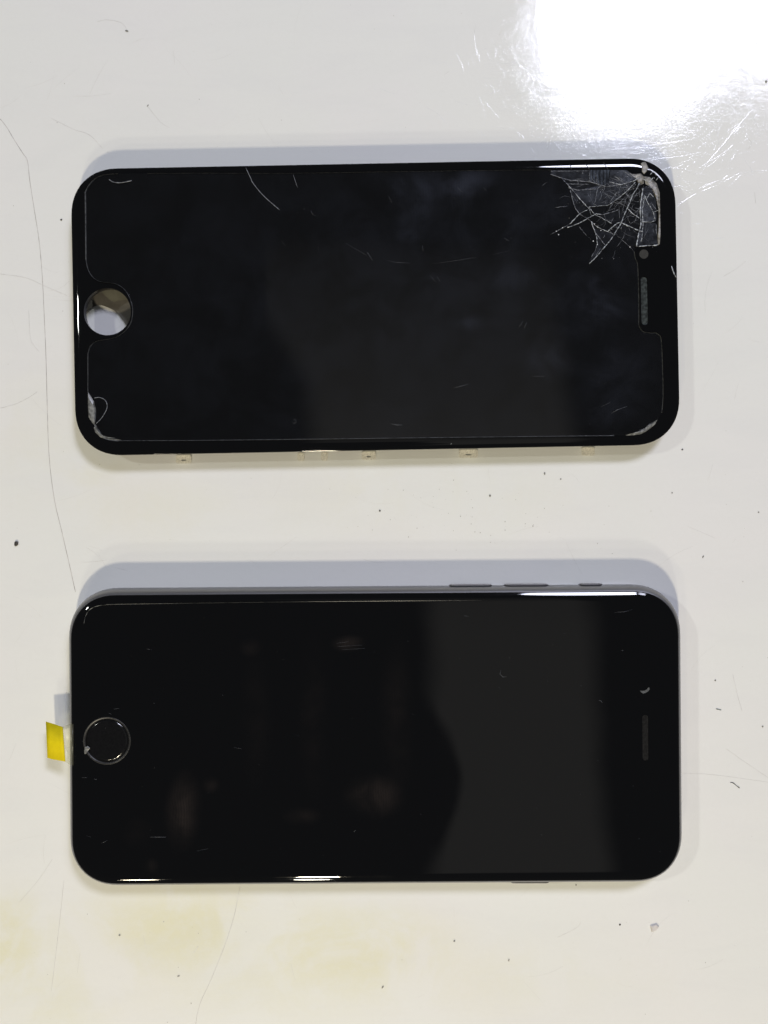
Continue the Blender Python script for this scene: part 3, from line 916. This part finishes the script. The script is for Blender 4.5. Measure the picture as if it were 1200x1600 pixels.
# fine inner line where the front begins to roll over
b = bmesh.new()
ln = sl([(131, 975), (134, 962), (141, 952), (152, 947), (170, 944.5)], 4) + [(300, 942.5), (450, 940.5), (620, 939), (760, 938)]
ribbon(b, [tuple(FP.loc(x, y, PT).xy) for x, y in ln], PT - .01, PT + .015, [.045 + .03 * math.sin(i * 1.7) for i in range(len(ln) - 1)] + [.005])
mesh_obj('edge_line', b, M['rim'], phone)

# ------------------------------------------------------------------ yellow pull tab
tab = empty('pull_tab', at(96, 1160, 0), 0, 'small yellow pull tab on clear film sticking out from under the home button end', 'pull tab')
def curl(pts_z, ya, yb, thick=.06):
    """strip from a list of (px, z, top py, bottom py)"""
    b = bmesh.new(); prev = None
    o3 = Vector(at(96, 1160, 0))
    for (px, z, t_, u_) in pts_z:
        a, c = at(px[0], t_, z) - o3, at(px[1], u_, z) - o3
        cur = [b.verts.new(a), b.verts.new(c), b.verts.new(c - Vector((0, 0, thick))), b.verts.new(a - Vector((0, 0, thick)))]
        if prev:
            for k in range(4):
                b.faces.new((prev[k], prev[(k + 1) % 4], cur[(k + 1) % 4], cur[k]))
        else:
            b.faces.new(cur[::-1])
        prev = cur
    b.faces.new(prev)
    bmesh.ops.recalc_face_normals(b, faces=b.faces)
    return b
mesh_obj('film', curl([((114.5, 114.5), 7.19, 1132, 1196), ((112.5, 112.5), 7.18, 1131, 1196), ((106, 107), 6.9, 1132, 1194), ((97.5, 101.5), 6.5, 1136, 1190)], 0, 0), M['film'], tab, True)
mesh_obj('tab_end', curl([((98, 102), 6.5, 1136, 1190), ((93, 96), 6.15, 1134.5, 1189), ((86, 88), 5.7, 1132, 1187.5), ((78, 80), 5.3, 1129.5, 1186), ((71.5, 74), 5.0, 1127.5, 1184)], 0, 0, .1), M['yellow'], tab, True)

# ------------------------------------------------------------------ crumbs and fibres lying on the worktop
def crumb(name, px, py, w, h, mat, label, cat, rot=0, hz_=0.5, group=None, seed=1):
    """small irregular lump, size in photograph pixels"""
    b = bmesh.new()
    bmesh.ops.create_icosphere(b, subdivisions=2, radius=1)
    for v in b.verts:
        n_ = noise.noise(v.co * 1.3 + Vector((seed * 3.1, seed, 0))) * .55 + noise.noise(v.co * 3 + Vector((seed, 0, 7))) * .25
        v.co *= 1 + n_
        v.co = Vector((v.co.x * w * .074, v.co.y * h * .074, v.co.z * min(w, h) * .074 * hz_))
    bmesh.ops.scale(b, vec=(.64, .64, .5), verts=b.verts)
    zmin = min(v.co.z for v in b.verts)
    for v in b.verts:
        v.co.z -= zmin
    o = mesh_obj(name, b, mat)
    o.location = at(px, py, 0) * MM; o.rotation_euler = (0, 0, math.radians(rot))
    tag(o, label, cat, group)
    return o

def fibre(name, pts, r, mat, label, cat):
    c = at(*pts[len(pts) // 2], 0)
    b = bmesh.new()
    thread(b, [at(x, y, r * .9) - c for x, y in sl(pts, 6)], r, seed=len(pts), jit=.25)
    o = mesh_obj(name, b, mat); o.location = c * MM
    tag(o, label, cat)
    return o

G = 'dark specks on the white worktop'
crumb('crumb', 26, 849, 9, 12, M['soot'], 'dark brown crumb, the biggest, beside the long hairline', 'crumb', -25, .6, seed=2)
crumb('dust_speck', 96, 343.5, 5, 4, M['soot'], 'tiny black triangular speck beside the cracked display', 'speck', 30, .6, G, 3)
crumb('dust_flake', 198, 48.5, 8, 4.5, M['grit'], 'small grey flake at the end of a curved hair above the cracked display', 'flake', -15, .3, None, 4)
crumb('dust_speck', 231, 165, 2.5, 6, M['grit'], 'thin slanted grey speck above the rounded corner of the cracked display', 'speck', -35, .5, G, 5)
crumb('dust_speck', 593.5, 798, 4, 4.5, M['soot'], 'black round speck alone in the gap midway between the phones', 'speck', 20, .6, G, 6)
crumb('dust_speck', 765.5, 774.5, 4, 6, M['grit'], 'dark oval speck among faint grime spots between the phones', 'speck', 10, .6, G, 7)
crumb('dust_speck', 851, 740, 3.5, 7, M['grit'], 'upright grey sliver of grit just below the cracked display', 'speck', 5, .6, G, 8)
crumb('dust_speck', 876, 748.5, 3.5, 3, M['grit'], 'tiny grey dot next to the upright sliver of grit', 'speck', 0, .6, G, 9)
crumb('dust_speck', 1066, 702.5, 4, 3.5, M['soot'], 'tiny black dot off the unbroken lower corner of the cracked display', 'speck', 0, .6, G, 10)
crumb('dust_speck', 1050, 770, 3, 3, M['grit'], 'tiny dark dot beside a faint ring mark on the worktop', 'speck', 0, .6, G, 11)
crumb('dust_speck', 1185, 800.5, 3.5, 3, M['grit'], 'tiny grey dot near the worktop edge of the photo, level with the gap', 'speck', 0, .6, G, 12)
crumb('dust_speck', 1098.5, 870, 3, 6, M['grit'], 'slanted grey speck off the button corner of the lower phone', 'speck', -30, .6, G, 13)
crumb('dust_speck', 1117.5, 1063, 4, 3.5, M['grit'], 'grey dot above the short green fibre', 'speck', 0, .6, G, 14)
crumb('dust_speck', 1191.5, 1135, 4, 3.5, M['grit'], 'grey dot to the side of the short green fibre, near the photo edge', 'speck', 0, .6, G, 15)
crumb('dust_speck', 968.5, 1444.5, 4, 4, M['soot'], 'black dot beside the pale cloudy chip', 'speck', 0, .6, G, 16)
crumb('dust_speck', 710, 1470, 4, 4, M['grit'], 'grey dot alone on the worktop below the lower phone', 'speck', 0, .6, G, 17)
crumb('dust_speck', 187, 1461, 4, 4, M['grit'], 'dark dot on the yellow stain below the lower phone', 'speck', 0, .6, G, 18)
crumb('dust_speck', 900, 1382.5, 2.5, 5, M['soot'], 'black mark at the lower phone edge by its power button', 'speck', 0, .6, G, 19)
crumb('dust_speck', 1197, 128, 5, 7, M['grit'], 'grey speck in the lamp glare at the photo edge', 'speck', 0, .6, G, 20)
crumb('dust_speck', 279, 1525, 6, 4, M['pale_grit'], 'pale brown crumb below the yellow stain', 'speck', 30, .5, G, 21)
crumb('dust_speck', 598, 1542, 3.5, 9, M['grit'], 'long dark grain at the bottom beside the widest stain', 'speck', -30, .5, G, 22)
crumb('dust_speck', 795, 1500, 4, 7, M['pale_grit'], 'pale grey speck below the power button of the lower phone', 'speck', 0, .5, G, 23)
fibre('fibre', [(1141, 1223), (1145, 1223), (1150, 1227), (1156, 1231.5)], .075, M['soot'], 'bent black fibre on the worktop beside the lower phone', 'fibre')
fibre('fibre', [(1119, 1107.5), (1123, 1108.5), (1127, 1109.5)], .085, M['green'], 'short straight dark green fibre beside the earpiece end of the lower phone', 'fibre')
# pale chip of glass
b = bmesh.new()
cpx = [(1015.5, 1446), (1026, 1443.5), (1029.5, 1447.5), (1025, 1453.5), (1018, 1455.5)]
c0 = at(1022, 1449, 0)
P = [at(x, y, 0) - c0 for x, y in cpx][::-1]
lo = ring(b, [p.xy for p in P], .02); hi = ring(b, [(p.x * .8, p.y * .8) for p in P], .42)
bridge(b, lo, hi, False); b.faces.new(hi); b.faces.new(lo[::-1])
bmesh.ops.recalc_face_normals(b, faces=b.faces)
o = mesh_obj('glass_chip', b, M['chipglass']); o.location = c0 * MM
tag(o, 'pale cloudy chip lying on the worktop below the lower phone', 'chip')
# flake stuck at the rim of the home button
c0 = at(136, 1169, PT)
b = bmesh.new()
P = [(x, y) for x, y in [tuple((at(x, y, PT) - c0).xy) for x, y in [(132, 1178), (131.5, 1172), (133, 1167), (137, 1165.5), (141, 1168.5), (137.5, 1173), (134.5, 1178)]]]
lo = ring(b, P, .0); hi = [b.verts.new((p[0] * .6, p[1] * .6, .12 + .06 * math.sin(i * 2.1))) for i, p in enumerate(P)]
bridge(b, lo, hi, False); b.faces.new(hi); b.faces.new(lo[::-1])
bmesh.ops.recalc_face_normals(b, faces=b.faces)
o = mesh_obj('flake', b, M['rim']); o.location = (c0 + Vector((0, 0, .03))) * MM
tag(o, 'bent clear flake stuck on the rim of the home button', 'flake')

# loose dust nobody could count
b = bmesh.new()
rd = random.Random(11)
def grain(x, y, s):
    p = at(x, y, 0)
    box(b, (p.x, p.y, s * .3), (s, s * rd.uniform(.6, 1.6), s * .6))
for i in range(70):
    grain(rd.gauss(720, 90), rd.gauss(800, 32), rd.uniform(.05, .16))
for i in range(140):
    x, y = rd.uniform(0, 1200), rd.uniform(0, 1600)
    if 105 < x < 1070 and (240 < y < 725 or 880 < y < 1400):
        continue
    grain(x, y, rd.uniform(.04, .14))
o = mesh_obj('dust', b, M['pale_grit'])
o['kind'] = 'stuff'; o['label'] = 'fine grey dust scattered over the worktop'
